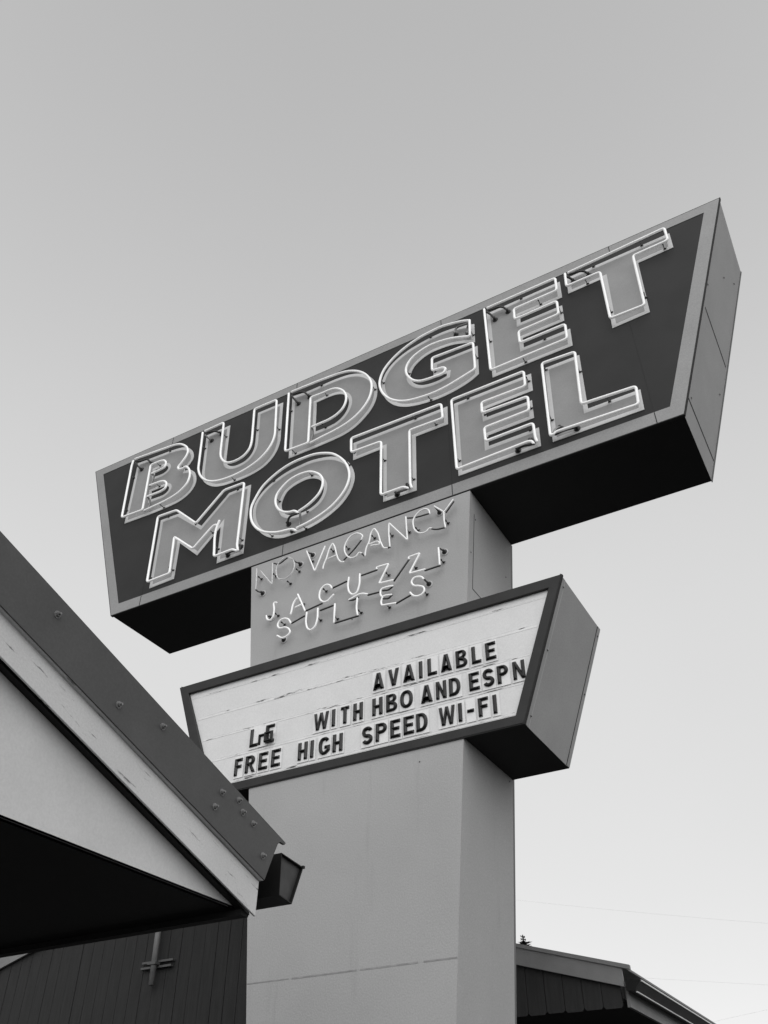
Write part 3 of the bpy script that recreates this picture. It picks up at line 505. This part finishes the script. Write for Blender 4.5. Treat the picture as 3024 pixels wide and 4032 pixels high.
# ------------------------------------------------------------------ upper sign cabinet
sg = thing("motel_sign", "large dark flared cabinet with white neon letters BUDGET MOTEL on the pillar top", "neon sign", (-3.7, 6.5, 7.045))
CZ0, CZ1 = 7.047, 9.690
CX = dict(tl=-7.976, bl=-7.014, br=-.366, tr=.569)
CY0, CY1 = 6.0, 7.03
def cabx(z, side):
    t = (z - CZ0) / (CZ1 - CZ0)
    return CX['bl'] + (CX['tl'] - CX['bl']) * t if side < 0 else CX['br'] + (CX['tr'] - CX['br']) * t
m = MB()
face = [(cabx(CZ0, -1), CZ0), (cabx(CZ0, 1), CZ0), (cabx(CZ1, 1), CZ1), (cabx(CZ1, -1), CZ1)]
fr = [(x, CY0, z) for x, z in face]; bk = [(x, CY1, z) for x, z in face]
m.face(fr, 0); m.face(bk[::-1], 0)
m.face([fr[1], bk[1], bk[2], fr[2]], 1); m.face([fr[0], fr[3], bk[3], bk[0]], 1)
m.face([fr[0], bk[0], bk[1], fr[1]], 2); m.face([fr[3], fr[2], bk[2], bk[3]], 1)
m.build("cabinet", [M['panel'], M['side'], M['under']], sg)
inner = [(-6.934, 7.182), (-.458, 7.182), (.388, 9.572), (-7.808, 9.572)]
m = MB(); m.plate([face, inner[::-1]], CY0 - .004, CY0 + .001, 0)
m.build("face_frame", M['frame'], sg)
m = MB(); cf = ccw(face, True); m.plate([offset(cf, -.009), cf[::-1]], CY0 - .003, CY0 + .03, 0); m.build("edge_strip", M['seam'], sg)
m = MB(); ci = ccw(inner, True); m.plate([ci, offset(ci, .006)[::-1]], CY0 - .0012, CY0 + .002, 0); m.build("frame_joint", M['seam'], sg)
# sheet joints of the face
for x in (-6.585, -4.605, -2.605, -.60):
    m = MB()
    m.box(x - .0035, x + .0035, CY0 - .0015, CY0 + .002, 7.183, 9.571)
    m.box(x - .004, x + .004, CY0 - .0055, CY0 - .0035, CZ0 + .002, 7.178); m.box(x - .004, x + .004, CY0 - .0055, CY0 - .0035, 9.576, CZ1 - .002)
    m.build("sheet_joint", M['seam'], sg)
# end panel: front and rear flange, joints, screws
def endx(z): return cabx(z, 1)
def endbar(y0, y1, z0, z1, t):
    a = [(endx(z0) - .002, y0, z0), (endx(z0) + t, y0, z0), (endx(z0) + t, y1, z0), (endx(z0) - .002, y1, z0)]
    b = [(endx(z1) - .002, y0, z1), (endx(z1) + t, y0, z1), (endx(z1) + t, y1, z1), (endx(z1) - .002, y1, z1)]
    return a, b
m = MB(); m.hexa(*endbar(6.10, 6.97, 8.335, 8.350, .002)); m.build("end_joint", M['seam'], sg)
m = MB(); m.hexa(*endbar(6.02, 7.0, 7.245, 7.260, .002)); m.build("end_joint", M['seam'], sg)
m = MB(); m.hexa(*endbar(CY1 - .008, CY1 + .016, CZ0 - .004, CZ1 + .004, .006)); m.build("rear_flange", M['trim'], sg)
m = MB(); m.hexa(*endbar(CY0 + .012, CY0 + .020, CZ0 + .05, CZ1 - .06, .0015)); m.build("corner_joint", M['seam'], sg)
for y, z in ((6.12, 7.31), (6.85, 9.35), (6.9, 7.95), (6.07, 8.6), (6.5, 9.1)):
    m = MB(); m.lathe((endx(z), y, z), (1, 0, .3), [(0, .011), (.004, .010), (.006, .001)], 8); m.build("screw", M['trim'], sg)

def post(mb, x, z, y, up=1):
    """Glass stand-off: dark clip on the panel, glass post, small fork holding the tube."""
    mb.box(x - .010, x + .010, 5.988, 5.9955, z - .009, z + .009, 0)
    mb.box(x - .004, x + .022, 5.982, 5.990, z - .006, z + .002, 0)
    mb.tube([(x, 5.99, z), (x, y + .018, z)], .0055, 6, 1, False)
    mb.tube([(x, y + .022, z), (x, y + .006, z)], .0085, 6, 0, False)
def electrode(mb, x, z, k=1.0):
    mb.lathe((x, 5.994, z), (0, -1, 0), [(0, .032 * k), (.006, .032 * k), (.008, .024 * k), (.014, .022 * k), (.018, .015 * k), (.045 * k, .014 * k), (.05 * k, .008 * k)], 14)

WORD = {'B': 'B', 'U': 'U', 'D': 'D', 'G': 'G', 'E': 'E', 'T': 'T', 'M': 'M', 'O': 'O', 'T2': 'T', 'E2': 'E', 'L': 'L'}
BW = .044
for key, d in LETTERS.items():
    out = ccw(outline(d['out']), True); holes = [ccw(outline(h), False) for h in d['holes']]
    m = MB()
    m.plate([out] + holes, 5.9945, 6.001, 0)
    m.plate([offset(out, BW)] + [offset(h, BW) for h in holes], 5.9932, 5.9950, 1)
    lo = m.build("painted_letter", [M['border'], M['fill']], sg)
    first = None
    for tb in d['tubes']:
        p = tubepath(tb, .034)
        m = MB(); m.tube([(a.x, 5.91, a.y) for a in p], .0143, 10)
        o = m.build("neon_tube", M['neon'], sg)
        first = first or o
    for l in d['links']:
        iselec = any(abs(l[-1][0] - e[0]) < .02 and abs(l[-1][2] - e[1]) < .02 for e in d['el'])
        m = MB(); m.tube([tuple(p) for p in catmull([Vector(p) for p in l], 5)], .0125, 8)
        m.build("tube_end", M['blackout'] if iselec and random.random() < .6 else M['glassgrey'], first)
    for e in d['el']:
        m = MB(); electrode(m, *e); m.build("electrode", M['rubber'], first)
    for s in d['sup']:
        m = MB(); post(m, s[0], s[1], 5.91); m.build("tube_support", [M['clip'], M['glassgrey']], first)

# ------------------------------------------------------------------ small neon lettering on the pillar
vac = thing("neon_sign", "thin neon tubing reading NO VACANCY, unlit NO, on the pillar above JACUZZI SUITES", "neon sign", (-3.7, 6.0, 6.85), "neon lettering on the pillar")
jac = thing("neon_sign", "bright neon tubing in two rows reading JACUZZI SUITES on the pillar under NO VACANCY", "neon sign", (-3.7, 6.0, 6.3), "neon lettering on the pillar")
for key, root, mt, r, rl in (('NO', vac, 'glass', .0062, .0075), ('VAC', vac, 'neon_dim', .0082, .0078), ('JAC', jac, 'neon', .0095, .0085), ('SUI', jac, 'neon', .0095, .0085)):
    d = NEON[key]
    for tb in d['tubes']:
        p = tubepath(tb, .016)
        m = MB(); m.tube([(a.x, 5.93, a.y) for a in p], r, 10); m.build("neon_tube", M[mt], root)
    for l in d['links']:
        m = MB(); m.tube([tuple(p) for p in catmull([Vector(p) for p in l], 5)], rl, 8); m.build("blackout_link", M['blackout'], root)
    for e in d['el']:
        m = MB(); electrode(m, e[0], e[1], .8); ro = m.build("electrode", M['rubber'], root)
        m = MB(); m.lathe((e[0], 5.9985, e[1]), (0, -1, 0), [(0, .036), (.004, .036), (.005, .030)], 16); m.build("electrode_ring", M['pale'], ro)
    for s in d['sup']:
        m = MB(); post(m, s[0], s[1], 5.93); m.build("tube_support", [M['clip'], M['glassgrey']], root)

# ------------------------------------------------------------------ marquee board
mq = thing("marquee_board", "white changeable letter board in a dark flared frame below the neon lettering", "marquee", (-3.7, 6.5, 4.56))
MZ0, MZ1 = 4.556, 5.779
MX = dict(tl=-5.743, bl=-5.272, br=-2.136, tr=-1.665)
MY0, MY1 = 5.985, 7.00
def mqx(z, side):
    t = (z - MZ0) / (MZ1 - MZ0)
    return MX['bl'] + (MX['tl'] - MX['bl']) * t if side < 0 else MX['br'] + (MX['tr'] - MX['br']) * t
face = [(mqx(MZ0, -1), MZ0), (mqx(MZ0, 1), MZ0), (mqx(MZ1, 1), MZ1), (mqx(MZ1, -1), MZ1)]
inner = [(-5.180, 4.632), (-2.194, 4.632), (-1.787, 5.690), (-5.623, 5.690)]
fr = [(x, 6.0, z) for x, z in face]; bk = [(x, MY1, z) for x, z in face]
m = MB()
m.face([fr[1], bk[1], bk[2], fr[2]], 0); m.face([fr[0], fr[3], bk[3], bk[0]], 0)
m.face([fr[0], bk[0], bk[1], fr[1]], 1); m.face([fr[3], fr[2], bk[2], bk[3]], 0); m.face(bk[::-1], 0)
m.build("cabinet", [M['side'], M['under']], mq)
m = MB(); m.plate([face, inner[::-1]], MY0, 6.022, 0)
m.build("frame", M['mframe'], mq, bevel=.003)
m = MB(); cf = ccw(face, True); m.plate([offset(cf, -.007), cf[::-1]], MY0 + .004, 6.02, 0); m.build("edge_strip", M['seam'], mq)
m = MB(); m.plate([[(x, z) for x, z in offset(ccw(inner, True), -.01)]], 6.016, 6.03)
m.build("face_panel", M['face'], mq)
def inx(z, side):
    t = (z - 4.632) / (5.690 - 4.632)
    return -5.180 + (-5.623 + 5.180) * t if side < 0 else -2.194 + (-1.787 + 2.194) * t
for z0, z1 in ((5.624, 5.640), (5.371, 5.403), (5.132, 5.156), (4.897, 4.925), (4.652, 4.677)):
    m = MB(); zc = (z0 + z1) / 2
    x0, x1 = inx(zc, -1) + .02, inx(zc, 1) - .03
    m.box(x0, x1, 6.0143, 6.0165, z0, z0 + .005); m.box(x0, x1, 6.0143, 6.0165, z1 - .005, z1)
    m.box(x0, x1, 6.0153, 6.0165, z0 + .005, z1 - .005)
    m.build("letter_rail", M['rail'], mq)
def mbar(y0, y1, z0, z1, t):
    f = lambda z: mqx(z, 1)
    a = [(f(z0) - .002, y0, z0), (f(z0) + t, y0, z0), (f(z0) + t, y1, z0), (f(z0) - .002, y1, z0)]
    b = [(f(z1) - .002, y0, z1), (f(z1) + t, y0, z1), (f(z1) + t, y1, z1), (f(z1) - .002, y1, z1)]
    return a, b
m = MB(); m.hexa(*mbar(6.013, 6.085, MZ0 + .002, MZ1 - .002, .003)); m.build("front_flange", M['side'], mq)
m = MB(); m.hexa(*mbar(6.0855, 6.0925, MZ0 + .004, MZ1 - .004, .0015)); m.build("pale_joint", M['pale'], mq)
m = MB(); m.hexa(*mbar(6.935, 6.995, MZ0 + .002, MZ1 - .002, .004)); m.build("rear_flange", M['side'], mq)
m = MB(); m.hexa(*mbar(6.922, 6.934, MZ0 + .004, MZ1 - .004, .0012)); m.build("flange_joint", M['seam'], mq)
for y, z in ((6.075, 5.713), (6.075, 5.169), (6.075, 4.64), (6.965, 5.70), (6.965, 5.17)):
    m = MB(); m.lathe((mqx(z, 1) + .003, y, z), (1, 0, .38), [(0, .010), (.004, .009), (.006, .001)], 8); m.build("screw", M['seam'], mq)
for x in (-5.735, -1.672):
    m = MB(); m.lathe((x, 6.0, MZ1 - .004), (0, 0, 1), [(0, .008), (.022, .007)], 8); m.build("bolt", M['trim'], mq)

# glyphs in a unit cell: width w, height 1, stroke s
def poly_stroke(path, s, n=3):
    """Outline of a constant-width open stroke."""
    q = catmull([Vector(p) for p in path], n); L, R = [], []
    for i, p in enumerate(q):
        a, b = q[max(i - 1, 0)], q[min(i + 1, len(q) - 1)]
        t = (b - a).normalized(); nn = Vector((-t.y, t.x))
        L.append(tuple(p + nn * s / 2)); R.append(tuple(p - nn * s / 2))
    return L + R[::-1]
def arc(cx, cz, rx, rz, a0, a1, n, p=2.0):
    o = []
    for i in range(n + 1):
        a = math.radians(a0 + (a1 - a0) * i / n); c, s = math.cos(a), math.sin(a)
        o.append((cx + rx * math.copysign(abs(c) ** (2 / p), c), cz + rz * math.copysign(abs(s) ** (2 / p), s)))
    return o
def glyph(ch, w, h):
    s = .033; t = .027
    if ch in 'r6': s = .026; t = .024
    if ch == 'e': return [[(0, 0), (w, 0), (w, t), (s, t), (s, h - t), (w, h - t), (w, h), (0, h)]]
    if ch == 'I': return [[(0, 0), (s, 0), (s, h), (0, h)]]
    if ch == 'L': return [[(0, 0), (w, 0), (w, t), (s, t), (s, h), (0, h)]]
    if ch == 'E':
        a = h * .5 - t * .45
        return [[(0, 0), (w, 0), (w, t), (s, t), (s, a), (w * .9, a), (w * .9, a + t), (s, a + t), (s, h - t), (w, h - t), (w, h), (0, h)]]
    if ch == 'F':
        a = h * .44
        return [[(0, 0), (s, 0), (s, a), (w * .9, a), (w * .9, a + t), (s, a + t), (s, h - t), (w, h - t), (w, h), (0, h)]]
    if ch == 'H':
        a = h * .5 - t / 2
        return [[(0, 0), (s, 0), (s, a), (w - s, a), (w - s, 0), (w, 0), (w, h), (w - s, h), (w - s, a + t), (s, a + t), (s, h), (0, h)]]
    if ch == 'T': return [[(w / 2 - s / 2, 0), (w / 2 + s / 2, 0), (w / 2 + s / 2, h - t), (w, h - t), (w, h), (0, h), (0, h - t), (w / 2 - s / 2, h - t)]]
    if ch == 'N': return [[(0, 0), (s * .9, 0), (s * .9, h * .60), (w - s * .95, 0), (w, 0), (w, h), (w - s * .9, h), (w - s * .9, h * .40), (s * .95, h), (0, h)]]
    if ch == 'A':
        k = w / 2; z0, z1 = h * .20, h * .20 + t * .85
        f = lambda z: s * .98 + (k - s * .49 - s * .49 + .0) * 0 + (k - s * .5) * z / h * .92
        apex = h * .72
        xi = lambda z: s * 1.02 + (k - s * 1.02) * z / apex
        return [[(0, 0), (s, 0), (s + (k - s * .6) * z0 / h * .98, z0), (w - s - (k - s * .6) * z0 / h * .98, z0), (w - s, 0), (w, 0), (k + s * .55, h), (k - s * .55, h)],
                [(xi(z1), z1), (w - xi(z1), z1), (k, apex)]]
    if ch == 'V': k = w / 2; return [[(k - s * .55, 0), (k + s * .55, 0), (w, h), (w - s, h), (k, h * .26), (s, h), (0, h)]]
    if ch == 'W':
        q = w / 4; s2 = s * .86
        return [[(q - s2 * .45, 0), (q + s2 * .6, 0), (w / 2, h * .62), (3 * q - s2 * .6, 0), (3 * q + s2 * .45, 0), (w, h), (w - s2, h), (3 * q - .003, h * .28), (w / 2 + s2 * .45, h), (w / 2 - s2 * .45, h), (q + .003, h * .28), (s2, h), (0, h)]]
    if ch == '-': return [[(0, h * .38), (w, h * .38), (w, h * .38 + t * .95), (0, h * .38 + t * .95)]]
    if ch == 'O': return [arc(w / 2, h / 2, w / 2, h / 2, 0, 345, 23, 2.3), arc(w / 2, h / 2, w / 2 - s, h / 2 - t, 0, 345, 23, 2.3)]
    if ch == 'D':
        k = w * .40
        return [[(0, 0)] + arc(k, h / 2, w - k, h / 2, -90, 90, 14, 2.2) + [(0, h)], [(s, t)] + arc(k, h / 2, w - k - s, h / 2 - t, -90, 90, 14, 2.2) + [(s, h - t)]]
    if ch == 'P':
        b = h * .42; r = (h - b) / 2; k = w - r * 1.05
        return [[(0, 0), (s, 0), (s, b)] + arc(k, b + r, w - k, r, -90, 90, 12) + [(0, h)], [(s, b + t)] + arc(k, b + r, w - k - s, r - t, -90, 90, 12) + [(s, h - t)]]
    if ch == 'R':
        b = h * .42; r = (h - b) / 2; k = w * .92 - r * 1.0; v = w * .92 - k
        return [[(0, 0), (s, 0), (s, b), (s + .010, b), (w - s * 1.05, 0), (w, 0), (w * .62, b + .006)] + arc(k, b + r, v, r, -68, 90, 12) + [(0, h)], [(s, b + t)] + arc(k, b + r, v - s, r - t, -90, 90, 12) + [(s, h - t)]]
    if ch == 'B':
        b = h * .53; r1 = (h - b) / 2; r0 = b / 2; k1 = w * .93 - r1; k0 = w - r0
        return [[(0, 0)] + arc(k0, r0, w - k0, r0, -90, 78, 10) + arc(k1, b + r1, r1, r1, -72, 90, 10) + [(0, h)],
                [(s, t)] + arc(k0, r0, w - k0 - s, r0 - t * .95, -90, 90, 8) + [(s, b - t * .5)], [(s, b + t * .5)] + arc(k1, b + r1, r1 - s, r1 - t * .75, -90, 90, 8) + [(s, h - t)]]
    if ch == 'S':
        e = s * .47; rx = w / 2 - e; c = w / 2; rt = h * .235 - e * .5 + .004; rb = h * .265 - e * .5 - .004
        zt, zb_ = h - e - rt, e + rb
        L, R = [], []
        for cz, rz, a0, a1, sg_ in ((zt, rt, 22, 262, 1), (zb_, rb, 82, -160, -1)):
            for i in range(13):
                a_ = math.radians(a0 + (a1 - a0) * i / 12); p = Vector((c + rx * math.cos(a_), cz + rz * math.sin(a_)))
                nn = Vector((math.cos(a_) / rx, math.sin(a_) / rz)).normalized() * sg_
                L.append(tuple(p - nn * e)); R.append(tuple(p + nn * e))
        return [L + R[::-1]]
    if ch == 'G':
        return [arc(w / 2, h / 2, w / 2, h / 2, 40, 306, 18, 2.3) + [(w, h * .20), (w, h * .50), (w * .52, h * .50), (w * .52, h * .50 - t), (w - s * .95, h * .50 - t), (w - s * .95, h * .26)]
                + arc(w / 2, h / 2, w / 2 - s, h / 2 - t, 40, 306, 18, 2.3)[::-1]]
    if ch == 'r':
        h2 = h * .62
        return [[(0, 0), (s * .8, 0), (s * .8, h2 - t), (w, h2 - t), (w, h2), (0, h2)]]
    if ch == '6':
        h2 = h * .62
        return [[(0, 0), (w, 0), (w, h2), (0, h2)], [(s, t), (w - s, t), (w - s, h2 - t), (s, h2 - t)]]
ORD = ["first", "second", "third", "fourth", "fifth", "sixth", "seventh", "eighth", "ninth"]
def marquee_letter(ch, x0, x1, zb, h, label, y=6.0075, tilt=0.0, backing=True):
    w = x1 - x0; CH = .0095 if ch in 'SGBR' else .0075 if ch in 'r6e' else .0118
    loops = glyph(ch, w, h)
    loops = [ccw(loops[0], True)] + [ccw(l, False) for l in loops[1:]]
    ct, st = math.cos(tilt), math.sin(tilt)
    pl = lambda l: [(x0 + x * ct - z * st, zb + x * st + z * ct) for x, z in l]
    loops = [pl(l) for l in loops]
    m = MB()
    m.plate(loops, y - .008, y, 0)
    # chamfered front: slope from the outline up to a narrow ridge
    for l in loops:
        i1 = offset(l, CH); n = len(l)
        m.grid([(x, y - .008, z) for x, z in l] + [(x, y - .021, z) for x, z in i1], [(i, (i + 1) % n, n + (i + 1) % n, n + i) for i in range(n)], 0)
    m.plate([offset(l, CH) for l in loops], y - .0212, y - .0205, 0)
    if backing:
        m.box(x0 - .012, x1 + .012, y + .0008, y + .0018, zb - .022, zb + h + .022, 1)
    o = m.build("marquee_letter", [M['mletter'], M['clear']])
    tag(o, label, "sign letter", "letters on the marquee board")
    return o
for word, zb, xs in ROWS:
    h = .160
    if word == "LrE":
        marquee_letter('L', xs[0][0], xs[0][1], zb, h + .012, "thin black L beside the overlapping letters left of WITH on the marquee")
        marquee_letter('r', xs[1][0], xs[1][1] + .012, zb + .002, h, "short black letter like a small r between L and E on the marquee", y=6.0045)
        marquee_letter('e', xs[2][0], xs[2][1], zb + .002, h + .012, "black E with a squarish letter fallen over it, left of WITH on the marquee")
        marquee_letter('6', xs[2][0] + .004, xs[2][1] + .004, zb - .002, h, "squarish black ring letter slipped down over the E left of WITH", y=5.981, backing=False)
        continue
    for i, ((a, b), ch) in enumerate(zip(xs, word)):
        nm = "dash" if ch == '-' else "letter " + ch
        extra = ", its lower edge ragged" if (word == "AVAILABLE" and i == 5) else ""
        marquee_letter(ch, a, b, zb + random.uniform(-.0015, .0015), h, "black raised %s, %s character of %s on the marquee%s" % (nm, ORD[i], word, extra), tilt=random.uniform(-.006, .006))

# ------------------------------------------------------------------ canopy at the left (gable end towards +X, eave towards +Y)
cp = thing("porch_canopy", "pale gabled canopy with dark metal rake flashing and black underside in the left foreground", "canopy", (-6, 0, 0))
XB = -2.934                                   # outer face of the rake board
S_ = .316
zlo = lambda y: 3.401 - .3205 * (y - 1.989)   # lower edge of the rake board
zhi = lambda y: 3.584 - .315 * (y - 1.926)    # upper edge
blo = lambda y: 3.588 - .309 * (y - 1.898)    # lower edge of the flashing
bhi = lambda y: 3.906 - .3045 * (y - 1.788)   # upper edge
YR0 = 0.0                                     # ridge
def mir(f): return lambda y: f(-y)
def slab(mb, x0, x1, pts, mat=0):
    mb.hexa([(x0, y, z) for y, z in pts], [(x1, y, z) for y, z in pts], mat)
for s in (1, -1):
    m = MB(); slab(m, XB - .012, XB, [(s * YR0, zlo(0)), (s * 3.859, 2.800), (s * 3.866, 2.973), (s * YR0, zhi(0) - .001)]); m.build("rake_board", M['rakeboard'], cp, bevel=.002)
    m = MB(); slab(m, XB - .02, XB + .024, [(s * YR0, zhi(0) + .010), (s * 3.870, zhi(3.87) + .005), (s * 3.873, blo(3.873) - .0005), (s * YR0, blo(0) - .0005)]); m.build("trim_strip", M['rakeboard'], cp)
    pts = [(s * YR0, blo(0)), (s * 3.873, 2.978), (s * 3.944, 3.139), (s * 3.968, 3.190), (s * 3.985, 3.208), (s * 4.032, 3.206), (s * 4.044, 3.219), (s * YR0, bhi(0))]
    m = MB(); slab(m, XB + .014, XB + .030, pts)
    fl = m.build("rake_flashing", M['flash'], cp, bevel=.0015)
    if s == 1:
        for y, z in BOLTS:
            m = MB()
            m.lathe((XB + .030, y, z), (1, 0, 0), [(0, .019), (.003, .019), (.0035, .013), (.013, .012), (.0132, .007), (.024, .006)], 8)
            m.build("bolt", M['bolt'], fl)
    # roof sheet and soffit lining
    m = MB(); slab(m, -10, XB + .014, [(s * YR0, bhi(0) - .012), (s * 3.93, bhi(3.93) - .012), (s * 3.93, bhi(3.93) - .05), (s * YR0, bhi(0) - .05)]); m.build("roof_sheet", M['roof'], cp)
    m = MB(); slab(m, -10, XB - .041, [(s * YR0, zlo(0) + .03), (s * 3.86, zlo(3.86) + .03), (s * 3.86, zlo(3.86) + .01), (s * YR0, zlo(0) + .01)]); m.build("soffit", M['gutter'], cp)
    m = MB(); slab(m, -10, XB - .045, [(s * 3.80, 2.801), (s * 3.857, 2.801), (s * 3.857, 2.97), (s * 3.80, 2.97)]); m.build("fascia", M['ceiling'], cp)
# gable wall panel under the rake
XW = XB - .082
m = MB(); slab(m, XW - .03, XW, [(-3.80, 2.842), (3.80, 2.842), (3.80, zlo(3.8) + .012), (0, zlo(0) + .012), (-3.8, zlo(3.8) + .012)])
for v in range(len(m.v)):
    pass
m.build("gable_panel", M['gable'], cp)
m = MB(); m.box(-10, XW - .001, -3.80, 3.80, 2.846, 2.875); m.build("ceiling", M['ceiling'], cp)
# gutter with an open, slightly recessed end
prof = [(4.054, 2.951), (4.177, 2.932), (4.273, 3.152), (4.050, 3.173)]
m = MB(); X0, X1 = -10, -2.935
outp = prof; inp = [(y + dy, z + dz) for (y, z), (dy, dz) in zip(prof, ((.004, .004), (-.004, .006), (-.010, -.006), (.004, -.004)))]
n = 4
m.grid([(X0, y, z) for y, z in outp] + [(X1, y, z) for y, z in outp] + [(X1, y, z) for y, z in inp] + [(X1 - .02, y, z) for y, z in inp],
       [(i, (i + 1) % n, n + (i + 1) % n, n + i) for i in range(n)] + [(n + i, n + (i + 1) % n, 2 * n + (i + 1) % n, 2 * n + i) for i in range(n)] + [(2 * n + i, 2 * n + (i + 1) % n, 3 * n + (i + 1) % n, 3 * n + i) for i in range(n)] + [(3, 2, 1, 0)])
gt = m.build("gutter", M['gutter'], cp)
m = MB(); m.hexa([(X1 - .022, y, z) for y, z in inp], [(X1 - .0195, y, z) for y, z in inp]); m.build("end_cap", M['guttercap'], gt)
m = MB(); m.box(X0, X1 + .004, 4.264, 4.282, 3.146, 3.160); m.build("front_lip", M['gutter'], gt)
for x, y in ((-9.5, -3.4), (-9.5, 3.4), (-3.4, -3.4)):
    m = MB(); m.box(x - .07, x + .07, y - .07, y + .07, 0, 2.846); m.build("post", M['rakeboard'], cp)

# ------------------------------------------------------------------ gabled plank building behind the pillar
bd = thing("gabled_building", "dark plank gabled building with grey rake boards behind the pillar", "building", (-8.6, 12, 0))
AX, AZ, SL = -8.61, 5.11, .277
GY = 9.0
ztop = lambda x: AZ - SL * abs(x - AX)
m = MB(); PW = .186; x = -2.553 - PW
k = 0
while x > -14.4:
    if abs(x - AX) < 6.3:
        zb = 3.085 + random.uniform(-.006, .006); c = .02
        z0, z1 = ztop(x + .004) - .10, ztop(x + PW - .004) - .10
        dy = random.uniform(0, .006)
        a = [(x + .003 + c, zb), (x + PW - .003 - c, zb), (x + PW - .003, zb + c), (x + PW - .003, z1), (x + .003, z0), (x + .003, zb + c)]
        m.hexa([(px, GY + dy, pz) for px, pz in a], [(px, GY + .025, pz) for px, pz in a])
        xg = x + PW * random.uniform(.3, .7)
    x -= PW
m.build("gable_planks", M['plank'], bd)
for s in (1, -1):
    e0 = AX; e1 = AX + s * 6.105; e2 = AX + s * 6.185
    m = MB(); a = [(e0, ztop(e0)), (e1, ztop(e1)), (e1, ztop(e1) - .176), (e0, ztop(e0) - .17)]
    m.hexa([(px, GY - .045, pz) for px, pz in a], [(px, GY - .012, pz) for px, pz in a]); m.build("rake_board", M['brake'], bd, bevel=.002)
    m = MB(); a = [(e0, ztop(e0) + .002), (e1, ztop(e1)), (e1, ztop(e1) + .02), (e0, ztop(e0) + .022)]
    m.hexa([(px, GY - .012, pz) for px, pz in a], [(px, 24, pz) for px, pz in a]); m.build("roof_sheet", M['roof'], bd)
    m = MB(); a = [(e0, ztop(e0) + .003), (e2, ztop(e2) - .018), (e2, ztop(e2) + .02), (e0, ztop(e0) + .022)]
    m.hexa([(px, GY - .06, pz) for px, pz in a], [(px, GY - .0125, pz) for px, pz in a]); m.build("rake_cap", M['brake'], bd)
    # eave board and gutter running back along the building
    xe = AX + s * 6.12
    m = MB(); m.box(min(xe, xe - s * .03), max(xe, xe - s * .03), GY + .03, 24, 3.085, 3.295); m.build("eave_board", M['brake'], bd)
    g = [(xe + s * .004, 3.21), (xe + s * .085, 3.20), (xe + s * .145, 3.285), (xe + s * .004, 3.30)]
    m = MB(); m.hexa([(px, GY - .05, pz) for px, pz in g], [(px, 24, pz) for px, pz in g])
    gg = m.build("gutter", M['gutter2'], bd)
    m = MB(); m.hexa([(px, GY - .054, pz) for px, pz in g], [(px, GY - .0505, pz) for px, pz in g]); m.build("end_cap", M['gutter'], gg)
    m = MB(); m.box(min(xe + s * .135, xe + s * .150), max(xe + s * .135, xe + s * .150), GY - .02, 24, 3.276, 3.290); m.build("gutter_lip", M['pale'], gg)
    m = MB(); m.box(min(xe + s * .082, xe + s * .096), max(xe + s * .082, xe + s * .096), GY - .02, 24, 3.190, 3.200); m.build("gutter_lip", M['pale'], gg)
m = MB(); m.box(AX - 6.05, AX + 6.05, 11.0, 11.2, 0, 3.13); m.build("wall", M['wall'], bd)
m = MB(); m.box(AX - 6.05, AX + 6.05, GY + .03, 24, 3.14, 3.17); m.build("porch_ceiling", M['wall'], bd)

pp = thing("wall_pipe", "grey vertical pipe with a short double bracket on the dark plank wall", "pipe", (-8.28, 8.9, 3.7))
m = MB(); m.tube([(-8.255, 8.91, 3.775), (-8.275, 8.91, 4.75)], .036, 12, caps=False); m.build("pipe", M['pipe'], pp)
for z, x0, x1 in ((3.985, -8.50, -8.02), (4.045, -8.49, -8.00)):
    m = MB(); m.box(x0, x1, 8.945, 8.985, z - .012, z + .012); m.build("bracket", M['trim'], pp)
m = MB(); m.box(-8.33, -8.20, 8.865, 8.95, 4.0, 4.03); m.build("clamp", M['trim'], pp)

# ------------------------------------------------------------------ far conifer, its tip showing above the roof
tr = thing("pine_tree", "tiny dark conifer tip showing above the grey rake board right of the pillar", "tree", (-11.56, 30, 0))
m = MB(); m.lathe((-11.56, 30, 0), (0, 0, 1), [(0, .25), (5, .12), (8.95, .02)], 8); m.build("trunk", M['bark'], tr)
m = MB()
for i in range(1600):
    t = random.random() ** .8; z = 2.0 + 6.72 * t; r = (1 - t) * 1.7 + .07
    a = random.uniform(0, 6.283); rr = r * random.uniform(.15, 1)
    p = Vector((-11.56 + rr * math.cos(a), 30 + rr * math.sin(a), z - rr * .25))
    d = Vector((math.cos(a), math.sin(a), random.uniform(-.35, .35))) * random.uniform(.12, .3)
    w = Vector((-math.sin(a), math.cos(a), random.uniform(-.5, .5))) * random.uniform(.03, .08)
    m.face([p - d * .3 - w * .4, p - w, p + d, p + w])
for k in range(5):
    z = 8.56 + .085 * k
    for q in range(5):
        a = q * 1.257 + k; m.face([(-11.56, 30, z), (-11.56 + .16 * math.cos(a) * (1 - k * .15), 30 + .16 * math.sin(a), z + .02), (-11.56 + .15 * math.cos(a + .3) * (1 - k * .15), 30 + .15 * math.sin(a + .3), z - .04)])
m.build("crown", M['needle'], tr)

# ------------------------------------------------------------------ thin cables in the sky at the lower right
for a, b, sag, lab in (((-9.9, 25, 8.7), (6, 25, 5.6), .15, "highest of the thin cables in the sky at the lower right"),
                       ((-9.6, 25, 6.83), (6, 25, 4.7), .1, "thin cable meeting the building gutter, middle of three in the sky"),
                       ((-9.5, 25, 4.75), (6, 25, 6.7), .1, "lowest thin cable, rising towards the right beside the building roof")):
    pts = []
    for i in range(25):
        t = i / 24; pts.append((a[0] + (b[0] - a[0]) * t, a[1] + (b[1] - a[1]) * t, a[2] + (b[2] - a[2]) * t - sag * 4 * t * (1 - t)))
    m = MB(); m.tube(pts, .0009, 5); tag(m.build("power_line", M['wire']), lab, "cable", "cables in the sky")
